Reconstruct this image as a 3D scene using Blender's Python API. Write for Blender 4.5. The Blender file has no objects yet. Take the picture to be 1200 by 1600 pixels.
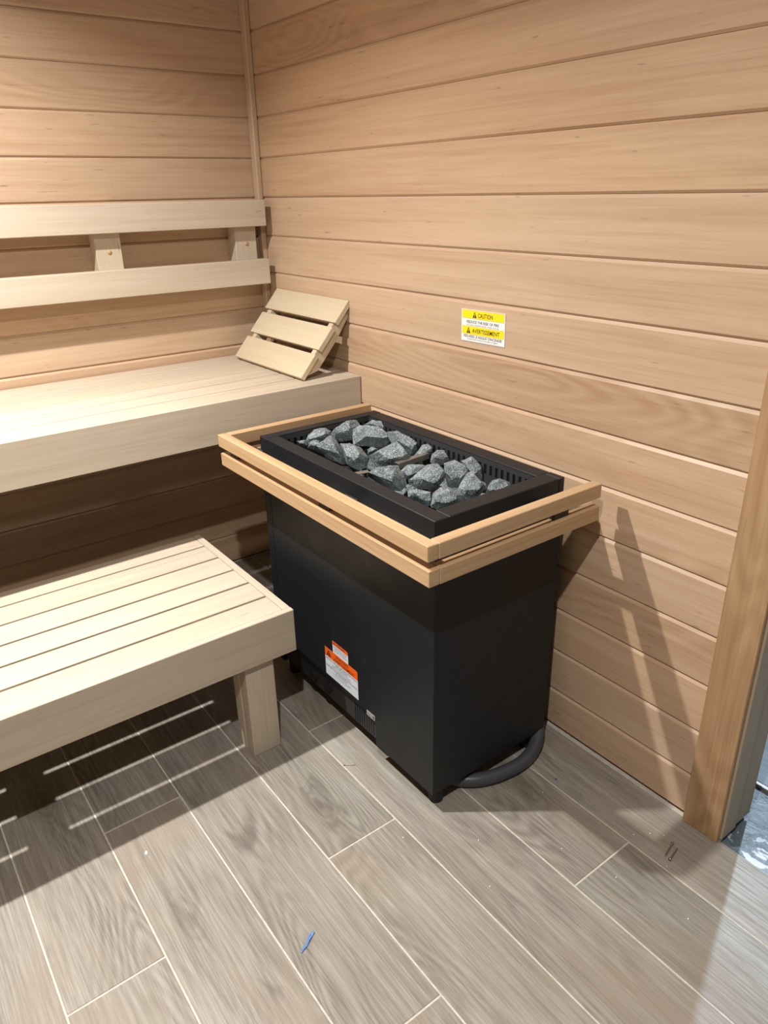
import bpy, bmesh, math, random
from mathutils import Vector, Matrix, noise

random.seed(7)
S = bpy.context.scene
C = S.collection

# ------------------------------------------------------------------ camera
cam_d = bpy.data.cameras.new('camera')
cam = bpy.data.objects.new('camera', cam_d)
C.objects.link(cam)
cam.location = (-1.4151, -2.6547, 1.4534)
cam.rotation_euler = (1.15891, 0.0194862, -0.6444388)
cam_d.sensor_fit = 'HORIZONTAL'
cam_d.sensor_width = 36.0
cam_d.lens = 1149.56 * 36.0 / 1200.0
cam_d.clip_start = 0.02
S.camera = cam

# ------------------------------------------------------------------ world, view
S.view_settings.view_transform = 'Standard'
S.view_settings.look = 'None'
S.view_settings.gamma = 1.0
S.view_settings.use_curve_mapping = False
S.view_settings.exposure = 0.08
W = bpy.data.worlds.new('world')
S.world = W
W.use_nodes = True
W.node_tree.nodes['Background'].inputs[0].default_value = (0.55, 0.68, 0.85, 1)
W.node_tree.nodes['Background'].inputs[1].default_value = 0.15

def area(name, loc, size, power, col, rot=(0, 0, 0), spread=180):
    d = bpy.data.lights.new(name, 'AREA')
    d.shape = 'DISK'; d.size = size; d.energy = power; d.color = col
    d.spread = math.radians(spread)
    o = bpy.data.objects.new(name, d); C.objects.link(o)
    o.location = loc; o.rotation_euler = rot
    return o

LIGHTS = [(-1.40, -0.89), (-1.40, -2.45)]
area('downlight_lamp', (-1.40, -0.89, 2.385), 0.05, 52.0, (1.0, 0.965, 0.92), spread=140)
area('downlight_lamp', (-1.40, -2.45, 2.385), 0.05, 38.0, (1.0, 0.965, 0.92))
area('corridor_lamp', (1.75, -1.50, 2.3), 0.06, 62.0, (0.68, 0.83, 1.0))

# ------------------------------------------------------------------ materials
def new_mat(name):
    m = bpy.data.materials.new(name); m.use_nodes = True
    nt = m.node_tree
    for n in list(nt.nodes): nt.nodes.remove(n)
    out = nt.nodes.new('ShaderNodeOutputMaterial')
    b = nt.nodes.new('ShaderNodeBsdfPrincipled')
    nt.links.new(b.outputs[0], out.inputs[0])
    return m, nt, b

def srgb(r, g, b):
    f = lambda c: ((c/255.0+0.055)/1.055)**2.4 if c > 10 else c/255.0/12.92
    return (f(r), f(g), f(b), 1.0)

class N:
    def __init__(s, nt): s.nt = nt
    def n(s, t, **k):
        x = s.nt.nodes.new(t)
        for a, v in k.items(): setattr(x, a, v)
        return x
    def l(s, a, b): s.nt.links.new(a, b)
    def math(s, op, a, b=None, c=None, clamp=False):
        x = s.n('ShaderNodeMath', operation=op); x.use_clamp = clamp
        for i, v in enumerate((a, b, c)):
            if v is None: continue
            if isinstance(v, (int, float)): x.inputs[i].default_value = v
            else: s.l(v, x.inputs[i])
        return x.outputs[0]
    def vmul(s, v, sc):
        x = s.n('ShaderNodeVectorMath', operation='MULTIPLY'); s.l(v, x.inputs[0]); x.inputs[1].default_value = sc
        return x.outputs[0]
    def vadd(s, a, b):
        x = s.n('ShaderNodeVectorMath', operation='ADD'); s.l(a, x.inputs[0]); s.l(b, x.inputs[1])
        return x.outputs[0]
    def noise(s, v, scale=1, detail=3, rough=.5, dist=0):
        x = s.n('ShaderNodeTexNoise'); s.l(v, x.inputs['Vector'])
        x.inputs['Scale'].default_value = scale; x.inputs['Detail'].default_value = detail
        x.inputs['Roughness'].default_value = rough; x.inputs['Distortion'].default_value = dist
        return x.outputs['Fac']
    def ramp(s, v, stops, mode='LINEAR'):
        x = s.n('ShaderNodeValToRGB'); s.l(v, x.inputs[0]); cr = x.color_ramp; cr.interpolation = mode
        while len(cr.elements) < len(stops): cr.elements.new(0.5)
        for e, (p, c) in zip(cr.elements, stops):
            e.position = p; e.color = c if len(c) == 4 else (*c, 1)
        return x.outputs[0]
    def mix(s, f, a, b, mode='MIX'):
        x = s.n('ShaderNodeMix', data_type='RGBA', blend_type=mode)
        if isinstance(f, (int, float)): x.inputs[0].default_value = f
        else: s.l(f, x.inputs[0])
        for i, v in ((6, a), (7, b)):
            if isinstance(v, tuple): x.inputs[i].default_value = v
            else: s.l(v, x.inputs[i])
        return x.outputs[2]
    def mapr(s, v, a, b, c=0., d=1.):
        x = s.n('ShaderNodeMapRange'); s.l(v, x.inputs[0])
        for i, q in zip((1, 2, 3, 4), (a, b, c, d)): x.inputs[i].default_value = q
        return x.outputs[0]

def g(v): return (v, v, v, 1)

def wood(name, light, dark, tints, rough=.55, streak=.5, wave=.35, fleck=.5, bump=.05, spec=.35):
    m, nt, b = new_mat(name); N_ = N(nt)
    tc = N_.n('ShaderNodeTexCoord'); oi = N_.n('ShaderNodeObjectInfo')
    rnd = oi.outputs['Random']
    cx = N_.n('ShaderNodeCombineXYZ')
    N_.l(N_.math('MULTIPLY', rnd, 37.1), cx.inputs[0]); N_.l(N_.math('MULTIPLY', rnd, 91.7), cx.inputs[1]); N_.l(N_.math('MULTIPLY', rnd, 53.3), cx.inputs[2])
    P = N_.vadd(tc.outputs['Object'], cx.outputs[0])
    s1 = N_.noise(N_.vmul(P, (1.3, 26, 26)), 1, 5, .6, .4)
    s2 = N_.noise(N_.vmul(P, (5, 210, 210)), 1, 3, .6, 0)
    s3 = N_.noise(N_.vmul(P, (.9, 7, 7)), 1, 2, .5, .5)
    # cathedral / growth ring lines
    wv = N_.noise(N_.vmul(P, (.85, 4.5, 4.5)), 1, 1.5, .5, .25)
    rings = N_.math('SINE', N_.math('MULTIPLY', wv, 150.0))
    rings = N_.mapr(rings, -1, 1, 0, 1)
    rw = N_.noise(N_.vmul(P, (.5, 5, 5)), 1, 2, .5, 0)
    r2 = N_.math('FRACT', N_.math('MULTIPLY', rnd, 7.77))
    rmask = N_.math('MULTIPLY', N_.mapr(rw, .38, .62, 0, 1), N_.mapr(r2, .25, .9, .15, 1))
    f = N_.math('MULTIPLY', N_.mapr(s1, .3, .75, 0, 1), streak)
    f = N_.math('ADD', f, N_.math('MULTIPLY', N_.mapr(s2, .3, .7, 0, 1), .22))
    f = N_.math('ADD', f, N_.math('MULTIPLY', N_.mapr(s3, .35, .7, 0, 1), .25))
    s4 = N_.noise(N_.vmul(P, (1.5, 85, 85)), 1, 3, .6, .2)
    f = N_.math('ADD', f, N_.math('MULTIPLY', N_.mapr(s4, .50, .66, 0, 1), .3*streak+.08))
    f = N_.math('ADD', f, N_.math('MULTIPLY', N_.math('MULTIPLY', rings, rmask), wave), clamp=True)
    col = N_.mix(f, light, dark)
    tint = N_.ramp(N_.math('FRACT', N_.math('MULTIPLY', rnd, 3.13)), [(i/(len(tints)-1), t) for i, t in enumerate(tints)])
    col = N_.mix(1.0, col, tint, 'MULTIPLY')
    fl = N_.noise(N_.vmul(P, (13, 150, 150)), 1, 2, .5, 0)
    fm = N_.math('MULTIPLY', N_.mapr(fl, .71, .76, 0, 1), fleck)
    col = N_.mix(fm, col, (dark[0]*.35, dark[1]*.28, dark[2]*.22, 1))
    N_.l(col, b.inputs['Base Color'])
    rr = N_.mapr(s3, .2, .8, rough-.07, rough+.08); N_.l(rr, b.inputs['Roughness'])
    b.inputs['Specular IOR Level'].default_value = spec
    bp = N_.n('ShaderNodeBump'); bp.inputs['Strength'].default_value = bump; bp.inputs['Distance'].default_value = .002
    N_.l(N_.math('SUBTRACT', 1.0, N_.math('ADD', N_.math('MULTIPLY', s2, .6), N_.math('MULTIPLY', f, .6))), bp.inputs['Height'])
    N_.l(bp.outputs[0], b.inputs['Normal'])
    return m

T_WALL = [(1, 1, 1), (1.0, .955, .91), (.93, .90, .86), (1.0, .97, .90), (.97, .90, .85), (1.03, 1.0, .96), (.95, .93, .92)]
M_WALL = wood('hemlock_cladding', srgb(201, 178, 153), srgb(171, 142, 115), T_WALL, rough=.42, streak=.42, wave=.42, fleck=.55, bump=.12, spec=.45)
M_BENCH = wood('aspen_bench', srgb(198, 188, 172), srgb(172, 157, 136), [(1, 1, 1), (.97, .95, .93), (1.0, .98, .94), (.96, .96, .96), (1.02, 1.0, .98)], rough=.55, streak=.4, wave=.12, fleck=.45, bump=.08)
M_HEAD = wood('basswood_headrest', srgb(204, 192, 168), srgb(188, 172, 144), [(1, 1, 1), (.98, .97, .95), (1.02, 1, .98)], rough=.55, streak=.35, wave=.1, fleck=.3, bump=.06)
M_RAIL = wood('alder_rail', srgb(194, 168, 132), srgb(164, 131, 96), [(1, 1, 1), (.98, .96, .93), (1.03, 1.0, .97)], rough=.5, streak=.5, wave=.35, fleck=.25, bump=.08)
M_CASE = wood('cedar_casing', srgb(188, 160, 124), srgb(150, 118, 86), [(1, 1, 1), (.97, .95, .92)], rough=.45, streak=.6, wave=.6, fleck=.2, bump=.12, spec=.45)
M_JAMB = wood('primed_jamb', srgb(186, 170, 146), srgb(164, 146, 120), [(1, 1, 1), (.98, .98, .96)], rough=.5, streak=.3, wave=.1, fleck=.1)

def simple(name, col, rough=.5, metal=0, spec=.5):
    m, nt, b = new_mat(name)
    b.inputs['Base Color'].default_value = col; b.inputs['Roughness'].default_value = rough
    b.inputs['Metallic'].default_value = metal; b.inputs['Specular IOR Level'].default_value = spec
    return m

def black_steel():
    m, nt, b = new_mat('black_powder_coat'); N_ = N(nt)
    tc = N_.n('ShaderNodeTexCoord')
    n1 = N_.noise(tc.outputs['Object'], 900, 2, .5)
    n2 = N_.noise(tc.outputs['Object'], 14, 4, .6)
    col = N_.mix(N_.mapr(n2, .62, .78, 0, .35), (.0075, .0095, .0125, 1), (.018, .020, .024, 1))
    N_.l(col, b.inputs['Base Color'])
    N_.l(N_.mapr(n2, .3, .7, .44, .54), b.inputs['Roughness'])
    b.inputs['Specular IOR Level'].default_value = .36
    bp = N_.n('ShaderNodeBump'); bp.inputs['Strength'].default_value = .08; bp.inputs['Distance'].default_value = .0005
    N_.l(n1, bp.inputs['Height']); N_.l(bp.outputs[0], b.inputs['Normal'])
    return m
M_BLACK = black_steel()
M_INNER = simple('black_liner_steel', (.030, .031, .034, 1), .55, 0, .4)
M_SHADE = simple('painted_shade', (.006, .005, .005, 1), .9, 0, .1)  # painted shade: near-black colour standing in for unlit gaps
M_RUBBER = simple('black_rubber', (.01, .01, .01, 1), .7)
M_STEEL = simple('screw_steel', (.42, .38, .30, 1), .35, 1)
M_LIGHTSTEEL = simple('bare_steel_strip', srgb(160, 155, 148), .35, .75)
M_WHITE = simple('label_white', srgb(236, 238, 238), .4)
M_WHITE2 = simple('label_white_matte', srgb(206, 214, 222), .45)
M_YELLOW = simple('label_yellow', srgb(250, 222, 12), .4)
M_ORANGE = simple('label_orange', srgb(232, 96, 22), .4)
M_INK = simple('label_ink', (.012, .012, .014, 1), .5)
M_GREYINK = simple('label_grey_ink', (.09, .095, .11, 1), .5)
M_REDINK = simple('label_dark_red_ink', (.09, .012, .006, 1), .5)
M_GROUT = None
M_SILVER = simple('silver_foil', srgb(190, 192, 195), .35, .3)
M_TAPE = simple('blue_tape', srgb(132, 172, 228), .5)
M_CHIP = simple('pale_chip', srgb(225, 222, 214), .7)
M_DOT = simple('purple_fleck', srgb(58, 48, 140), .6)

def grout():
    m, nt, b = new_mat('grout'); N_ = N(nt); tc = N_.n('ShaderNodeTexCoord')
    n = N_.noise(tc.outputs['Object'], 60, 4, .7)
    N_.l(N_.ramp(n, [(.3, srgb(176, 171, 160)), (.7, srgb(204, 199, 188))]), b.inputs['Base Color'])
    b.inputs['Roughness'].default_value = .85
    return m
M_GROUT = grout()

def tile(name, light, mid, dark, warm, rough=.5):
    m, nt, b = new_mat(name); N_ = N(nt)
    tc = N_.n('ShaderNodeTexCoord'); oi = N_.n('ShaderNodeObjectInfo'); rnd = oi.outputs['Random']
    cx = N_.n('ShaderNodeCombineXYZ')
    N_.l(N_.math('MULTIPLY', rnd, 17.1), cx.inputs[0]); N_.l(N_.math('MULTIPLY', rnd, 61.7), cx.inputs[1]); N_.l(N_.math('MULTIPLY', rnd, 23.3), cx.inputs[2])
    P = N_.vadd(tc.outputs['Object'], cx.outputs[0])
    # gentle meander so that the grain wanders
    w = N_.noise(N_.vmul(P, (2.2, 3.0, 1)), 1, 2, .5)
    wc = N_.n('ShaderNodeCombineXYZ'); N_.l(N_.mapr(w, 0, 1, -.018, .018), wc.inputs[1])
    Q = N_.vadd(P, wc.outputs[0])
    s1 = N_.noise(N_.vmul(Q, (1.5, 26, 1)), 1, 5, .62, .5)
    s2 = N_.noise(N_.vmul(P, (8, 280, 1)), 1, 3, .65, 0)
    s3 = N_.noise(N_.vmul(Q, (2.6, 7, 1)), 1, 3, .55, .6)
    wv = N_.noise(N_.vmul(P, (1.1, 5.5, 1)), 1, 1.6, .5, .3)
    rings = N_.mapr(N_.math('SINE', N_.math('MULTIPLY', wv, 170.0)), -1, 1, 0, 1)
    rmask = N_.mapr(N_.noise(N_.vmul(P, (2.2, 5, 1)), 1, 2, .5), .42, .62, 0, 1)
    f = N_.math('ADD', N_.math('MULTIPLY', N_.mapr(s1, .25, .75, 0, 1), .42), N_.math('MULTIPLY', N_.mapr(s2, .36, .64, 0, 1), .36))
    f = N_.math('ADD', f, N_.math('MULTIPLY', N_.math('MULTIPLY', rings, rmask), .26))
    col = N_.ramp(f, [(.1, light), (.5, mid), (.95, dark)])
    col = N_.mix(N_.mapr(s3, .45, .7, 0, .65), col, warm)
    dk = N_.noise(N_.vmul(Q, (3.2, 13, 1)), 1, 3, .5, .8)
    col = N_.mix(N_.mapr(dk, .64, .78, 0, .6), col, (dark[0]*.55, dark[1]*.52, dark[2]*.5, 1))
    wn = N_.noise(N_.vmul(Q, (6, 85, 1)), 1, 3, .6, .4)
    col = N_.mix(N_.mapr(wn, .62, .76, 0, .5), col, (light[0]*1.12, light[1]*1.12, light[2]*1.12, 1))
    vo = N_.n('ShaderNodeTexVoronoi'); vo.inputs['Scale'].default_value = 1
    N_.l(N_.vmul(N_.vadd(P, wc.outputs[0]), (2.1, 6.5, 1)), vo.inputs['Vector'])
    kd = vo.outputs['Distance']; sc = N_.n('ShaderNodeSeparateColor'); N_.l(vo.outputs['Color'], sc.inputs[0])
    ks = N_.mapr(sc.outputs[0], .62, .66, 0, 1)
    kw = N_.noise(N_.vmul(P, (14, 30, 1)), 1, 2, .5)
    kq = N_.math('ADD', kd, N_.mapr(kw, 0, 1, -.05, .05))
    kr = N_.mapr(N_.math('SINE', N_.math('MULTIPLY', kq, 110.0)), -1, 1, .45, 1)
    km = N_.math('MULTIPLY', N_.math('MULTIPLY', N_.mapr(kq, .30, .04, 0, .62), ks), kr)
    col = N_.mix(km, col, (dark[0]*.6, dark[1]*.57, dark[2]*.52, 1))
    tint = N_.ramp(N_.math('FRACT', N_.math('MULTIPLY', rnd, 5.3)), [(0, (1, 1, 1)), (.33, (.93, .92, .92)), (.66, (1.0, .98, .955)), (1, (.96, .98, .98))])
    col = N_.mix(1.0, col, tint, 'MULTIPLY')
    N_.l(col, b.inputs['Base Color'])
    N_.l(N_.mapr(s2, .3, .7, rough-.08, rough+.1), b.inputs['Roughness'])
    bp = N_.n('ShaderNodeBump'); bp.inputs['Strength'].default_value = .25; bp.inputs['Distance'].default_value = .001
    N_.l(N_.math('SUBTRACT', 1.0, s2), bp.inputs['Height']); N_.l(bp.outputs[0], b.inputs['Normal'])
    return m
M_TILE = tile('wood_look_tile', srgb(164, 160, 151), srgb(136, 131, 122), srgb(100, 94, 86), srgb(142, 128, 114), .46)
M_TILE2 = tile('corridor_tile', srgb(150, 158, 164), srgb(130, 138, 144), srgb(126, 134, 142), srgb(150, 156, 160), .45)

def slab():
    m, nt, b = new_mat('patched_slab'); N_ = N(nt); tc = N_.n('ShaderNodeTexCoord')
    n = N_.noise(tc.outputs['Object'], 16, 6, .65, 1.2); n2 = N_.noise(tc.outputs['Object'], 9, 4, .6, 2.0); n3 = N_.noise(tc.outputs['Object'], 46, 5, .7, .8)
    col = N_.ramp(n, [(.25, srgb(62, 74, 82)), (.5, srgb(98, 112, 120)), (.75, srgb(128, 138, 140))])
    col = N_.mix(N_.mapr(n2, .60, .63, 0, .85), col, srgb(205, 212, 214))
    col = N_.mix(N_.mapr(n3, .64, .68, 0, .7), col, srgb(190, 198, 198))
    N_.l(col, b.inputs['Base Color']); b.inputs['Roughness'].default_value = .38
    bp = N_.n('ShaderNodeBump'); bp.inputs['Strength'].default_value = .6; bp.inputs['Distance'].default_value = .004
    N_.l(N_.math('ADD', n, n2), bp.inputs['Height']); N_.l(bp.outputs[0], b.inputs['Normal'])
    return m
M_SLAB = slab()

def stone_mat():
    m, nt, b = new_mat('olivine_stone'); N_ = N(nt)
    tc = N_.n('ShaderNodeTexCoord'); oi = N_.n('ShaderNodeObjectInfo'); rnd = oi.outputs['Random']
    cx = N_.n('ShaderNodeCombineXYZ'); N_.l(N_.math('MULTIPLY', rnd, 17.1), cx.inputs[0]); N_.l(N_.math('MULTIPLY', rnd, 61.7), cx.inputs[1])
    P = N_.vadd(tc.outputs['Object'], cx.outputs[0])
    a = N_.noise(P, 420, 3, .7); c = N_.noise(P, 34, 5, .65); d = N_.noise(P, 170, 3, .6)
    col = N_.ramp(c, [(.3, srgb(62, 70, 75)), (.55, srgb(98, 110, 116)), (.8, srgb(138, 149, 154))])
    col = N_.mix(N_.mapr(d, .56, .66, 0, .55), col, srgb(172, 182, 184))
    col = N_.mix(N_.mapr(a, .55, .63, 0, .9), col, srgb(208, 214, 214))
    col = N_.mix(N_.mapr(a, .42, .33, 0, .8), col, srgb(34, 40, 44))
    N_.l(col, b.inputs['Base Color']); b.inputs['Roughness'].default_value = .62
    bp = N_.n('ShaderNodeBump'); bp.inputs['Strength'].default_value = .55; bp.inputs['Distance'].default_value = .0015
    N_.l(N_.math('ADD', d, c), bp.inputs['Height']); N_.l(bp.outputs[0], b.inputs['Normal'])
    return m
M_STONE = stone_mat()
M_PLASTER = simple('corridor_plaster', srgb(196, 202, 206), .8)
M_CONDUIT = simple('grey_flexible_conduit', (.055, .06, .075, 1), .38, 0, .5)
M_WHITEMETAL = simple('white_fixture', (.8, .8, .8, 1), .4)

# ------------------------------------------------------------------ helpers
def link(o, parent=None, label=None, cat=None, group=None, kind=None):
    C.objects.link(o)
    if parent is not None: o.parent = parent
    if label: o['label'] = label
    if cat: o['category'] = cat
    if group: o['group'] = group
    if kind: o['kind'] = kind
    return o

def empty(name, loc, label=None, cat=None, group=None, kind=None, rot=(0, 0, 0)):
    o = bpy.data.objects.new(name, None); o.empty_display_size = .05
    o.location = loc; o.rotation_euler = rot
    return link(o, None, label, cat, group, kind)

def mesh_obj(name, bm, mat, parent=None, smooth=False, **k):
    me = bpy.data.meshes.new(name); bm.to_mesh(me); bm.free()
    me.materials.append(mat)
    if smooth:
        for p in me.polygons: p.use_smooth = True
    return link(bpy.data.objects.new(name, me), parent, **k)

_cache = {}
def box_mesh(name, l, w, t, bev, mat):
    key = (round(l, 4), round(w, 4), round(t, 4), bev, mat.name)
    if key in _cache: return _cache[key]
    bm = bmesh.new(); bmesh.ops.create_cube(bm, size=1.0)
    bmesh.ops.scale(bm, vec=(l, w, t), verts=bm.verts)
    if bev > 0: bmesh.ops.bevel(bm, geom=bm.edges[:], offset=min(bev, min(l, w, t)*.4), segments=1, affect='EDGES')
    me = bpy.data.meshes.new(name); bm.to_mesh(me); bm.free(); me.materials.append(mat)
    _cache[key] = me
    return me

def beam(name, lo, hi, axis, mat, parent=None, bev=.0015, local=False, **k):
    """box between two corners, grain (local X) along world axis"""
    lo, hi = Vector(lo), Vector(hi)
    lo, hi = Vector([min(a, b) for a, b in zip(lo, hi)]), Vector([max(a, b) for a, b in zip(lo, hi)])
    d = hi-lo; c = (lo+hi)/2
    if axis == 'x': dims, rot = (d.x, d.y, d.z), (0, 0, 0)
    elif axis == 'y': dims, rot = (d.y, d.x, d.z), (0, 0, math.pi/2)
    else: dims, rot = (d.z, d.y, d.x), (0, -math.pi/2, 0)
    o = bpy.data.objects.new(name, box_mesh(name, *dims, bev, mat))
    if parent is not None and not local: c = c-parent.location
    o.location = c; o.rotation_euler = rot
    return link(o, parent, **k)

def prism(name, pts, x0, x1, mat, parent, plane='x', **k):
    """extrude polygon pts (a,b) along an axis; parent-located in world coordinates"""
    bm = bmesh.new()
    off = parent.location if parent is not None else Vector((0, 0, 0))
    def P(a, b, d):
        v = {'x': (d, a, b), 'y': (a, d, b), 'z': (a, b, d)}[plane]
        return Vector(v)-off
    A = [bm.verts.new(P(a, b, x0)) for a, b in pts]; B = [bm.verts.new(P(a, b, x1)) for a, b in pts]
    bm.faces.new(A); bm.faces.new(B[::-1])
    n = len(pts)
    for i in range(n): bm.faces.new((A[i], B[i], B[(i+1) % n], A[(i+1) % n]))
    bmesh.ops.recalc_face_normals(bm, faces=bm.faces)
    return mesh_obj(name, bm, mat, parent, **k)

def cyl(name, loc, r, h, mat, parent=None, r2=None, seg=24, axis='z', smooth=False, bev=0, **k):
    bm = bmesh.new()
    bmesh.ops.create_cone(bm, cap_ends=True, segments=seg, radius1=r, radius2=r if r2 is None else r2, depth=h)
    if bev: bmesh.ops.bevel(bm, geom=[e for e in bm.edges if abs(e.verts[0].co.z-e.verts[1].co.z) < 1e-6], offset=bev, segments=2, affect='EDGES')
    o = mesh_obj(name, bm, mat, parent, smooth, **k)
    p = Vector(loc)
    if parent is not None: p = p-parent.location
    o.location = p
    if axis == 'x': o.rotation_euler = (0, math.pi/2, 0)
    if axis == 'y': o.rotation_euler = (math.pi/2, 0, 0)
    return o

def tube(name, pts, r, mat, parent=None, seg=14, sub=8, ribs=0, **k):
    P = [Vector(p) for p in pts]
    def cr(a, b, c, d, t): return .5*((2*b)+(c-a)*t+(2*a-5*b+4*c-d)*t*t+(3*b-a-3*c+d)*t**3)
    Q = [P[0]*2-P[1]]+P+[P[-1]*2-P[-2]]
    path = [cr(Q[i-1], Q[i], Q[i+1], Q[i+2], j/sub) for i in range(1, len(Q)-2) for j in range(sub)]+[P[-1]]
    bm = bmesh.new(); rings = []
    up = Vector((0, 0, 1))
    for i, p in enumerate(path):
        t = (path[min(i+1, len(path)-1)]-path[max(i-1, 0)]).normalized()
        a = t.cross(up); a = a.normalized() if a.length > 1e-3 else Vector((1, 0, 0)); b2 = a.cross(t)
        rr = r*(1+(ribs if i % 2 else 0))
        rings.append([bm.verts.new(p+a*rr*math.cos(2*math.pi*j/seg)+b2*rr*math.sin(2*math.pi*j/seg)) for j in range(seg)])
    for A, B in zip(rings, rings[1:]):
        for j in range(seg): bm.faces.new((A[j], A[(j+1) % seg], B[(j+1) % seg], B[j]))
    bm.faces.new(rings[0][::-1]); bm.faces.new(rings[-1])
    bmesh.ops.recalc_face_normals(bm, faces=bm.faces)
    return mesh_obj(name, bm, mat, parent, True, **k)

# ------------------------------------------------------------------ the room
XL, YF, ZC = -2.75, -3.45, 2.40       # left wall, front wall, ceiling
B0, Z0 = 0.131, -0.0035               # cladding course height and start
D0, D1, DH = -2.076, -2.92, 2.06      # doorway in the right wall

def plank_mesh(L, h):
    key = ('plank', round(L, 4), round(h, 4))
    if key in _cache: return _cache[key]
    prof = [(.012, .0003), (.0052, .0003), (0, .0055), (0, h-.0080), (.0050, h-.0005), (.012, h-.0005)]
    bm = bmesh.new(); a, b = [], []
    for d, z in prof:
        a.append(bm.verts.new((-L/2, d, z-h/2))); b.append(bm.verts.new((L/2, d, z-h/2)))
    bm.faces.new(a); bm.faces.new(b[::-1])
    for i in range(len(prof)): bm.faces.new((a[i], b[i], b[(i+1) % 6], a[(i+1) % 6]))
    bmesh.ops.recalc_face_normals(bm, faces=bm.faces)
    me = bpy.data.meshes.new('plank'); bm.to_mesh(me); bm.free(); me.materials.append(M_WALL)
    _cache[key] = me
    return me

def plank(parent, L, z0, z1, cx, cy, rz):
    o = bpy.data.objects.new('plank', plank_mesh(L, z1-z0))
    o.location = Vector((cx, cy, (z0+z1)/2))-parent.location; o.rotation_euler = (0, 0, rz)
    return link(o, parent)

def rows():
    n = 0
    while Z0+n*B0 < ZC-.02:
        yield n, (Z0+n*B0 if n else .007), min(Z0+(n+1)*B0, ZC-.002); n += 1

M_BACKING = simple('backing_board', srgb(120, 92, 66), .8)
wb = beam('wall_back', (XL-.05, .0125, 0), (.02, .06, ZC+.02), 'x', M_BACKING, None, 0, kind='structure')
wl = beam('wall_left', (XL-.06, YF, 0), (XL-.0125, .0, ZC), 'y', M_BACKING, None, 0, kind='structure')
wf = beam('wall_front', (XL, YF-.06, 0), (0, YF-.0125, ZC), 'x', simple('low_bounce_front', (.02, .022, .025, 1), .08), None, 0, kind='structure')  # unseen front wall, given an invented dark finish to cut bounced fill light
wr = prism('wall_right', [(-.0, 0), (D0+.005, 0), (D0+.005, DH), (D1-.005, DH), (D1-.005, 0), (YF-.01, 0), (YF-.01, ZC), (-.0, ZC)], .0125, .126, M_BACKING, None, 'x', kind='structure')
for n, a, b in rows():
    plank(wb, -XL-.002, a, b, XL/2, 0, 0)
    # right wall: behind the heater up to the door casing, then beyond the door, then above the door
    if b < DH+.06: 
        plank(wr, 2.03, a, b, 0, -1.018, -math.pi/2)
        plank(wr, -(YF-D1)-.05, a, b, 0, (YF+D1)/2-.02, -math.pi/2)
    else:
        plank(wr, -YF-.004, a, b, 0, YF/2, -math.pi/2)
# left wall keeps the same cladding, unseen front wall stays dark (slabs are rotated or offset, so parts hang on identity parents)
def wall_planks(parent, L, cx, cy, rz):
    inv = Matrix.Translation(parent.location) @ parent.rotation_euler.to_matrix().to_4x4()
    inv = inv.inverted()
    for n, a, b in rows():
        o = bpy.data.objects.new('plank', plank_mesh(L, b-a))
        M = inv @ (Matrix.Translation((cx, cy, (a+b)/2)) @ Matrix.Rotation(rz, 4, 'Z'))
        o.matrix_basis = M
        link(o, parent)
wall_planks(wl, -YF-.03, XL, YF/2, math.pi/2)
ce = beam('ceiling', (XL-.06, YF-.06, ZC+.0125), (.126, .06, ZC+.05), 'x', M_BACKING, None, 0, kind='structure')
nb = int((-YF)/B0)+1
for i in range(nb):
    y1 = -.002-i*B0; y0 = max(YF+.002, y1-B0)
    if y1-y0 < .02: continue
    o = bpy.data.objects.new('plank', plank_mesh(-XL-.01, y1-y0))
    o.location = Vector((XL/2, (y0+y1)/2, ZC))-ce.location
    o.rotation_euler = (-math.pi/2, 0, 0)
    link(o, ce)
# corner moulding
beam('trim_1', (-.0215, -.034, .006), (-.0005, -.0005, ZC-.003), 'z', M_WALL, None, .003, kind='structure')

# floor
fl = prism('floor', [(XL-.06, YF-.06), (-.0045, YF-.06), (-.0045, D0-.001), (.012, D0-.001), (.012, .03), (XL-.06, .03)], -.05, -.0012, M_GROUT, None, 'z', kind='structure')
finv = (Matrix.Translation(fl.location) @ fl.rotation_euler.to_matrix().to_4x4()).inverted()
off = {0: -1.537, 1: -1.133, 2: -1.948, 3: -1.54, 4: -1.125, 5: -1.946, 6: -1.33}
TL, TW, GR = 1.2195, .2, .0042
def tile_at(parent, inv, x0, x1, y0, y1, mat):
    o = bpy.data.objects.new('tile', box_mesh('tile', y1-y0, x1-x0, .008, .0009, mat))
    o.matrix_basis = inv @ (Matrix.Translation(((x0+x1)/2, (y0+y1)/2, -.004)) @ Matrix.Rotation(math.pi/2, 4, 'Z'))
    link(o, parent)
for c in range(-7, 7):
    x0 = -1.38+.2005*c; x1 = x0+.2005
    if x1 > -.008: x1 = -.0035
    ox = off.get(c, off[c % 3] if c % 3 in off else -1.5)
    y = ox+TL*2
    while y > YF:
        ya, yb = max(y-TL, YF), min(y, -.001)
        if yb-ya > .03:
            tile_at(fl, finv, max(x0+GR/2, XL+.001), x1-GR/2, ya+GR/2, yb-GR/2, M_TILE)
        y -= TL

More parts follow.
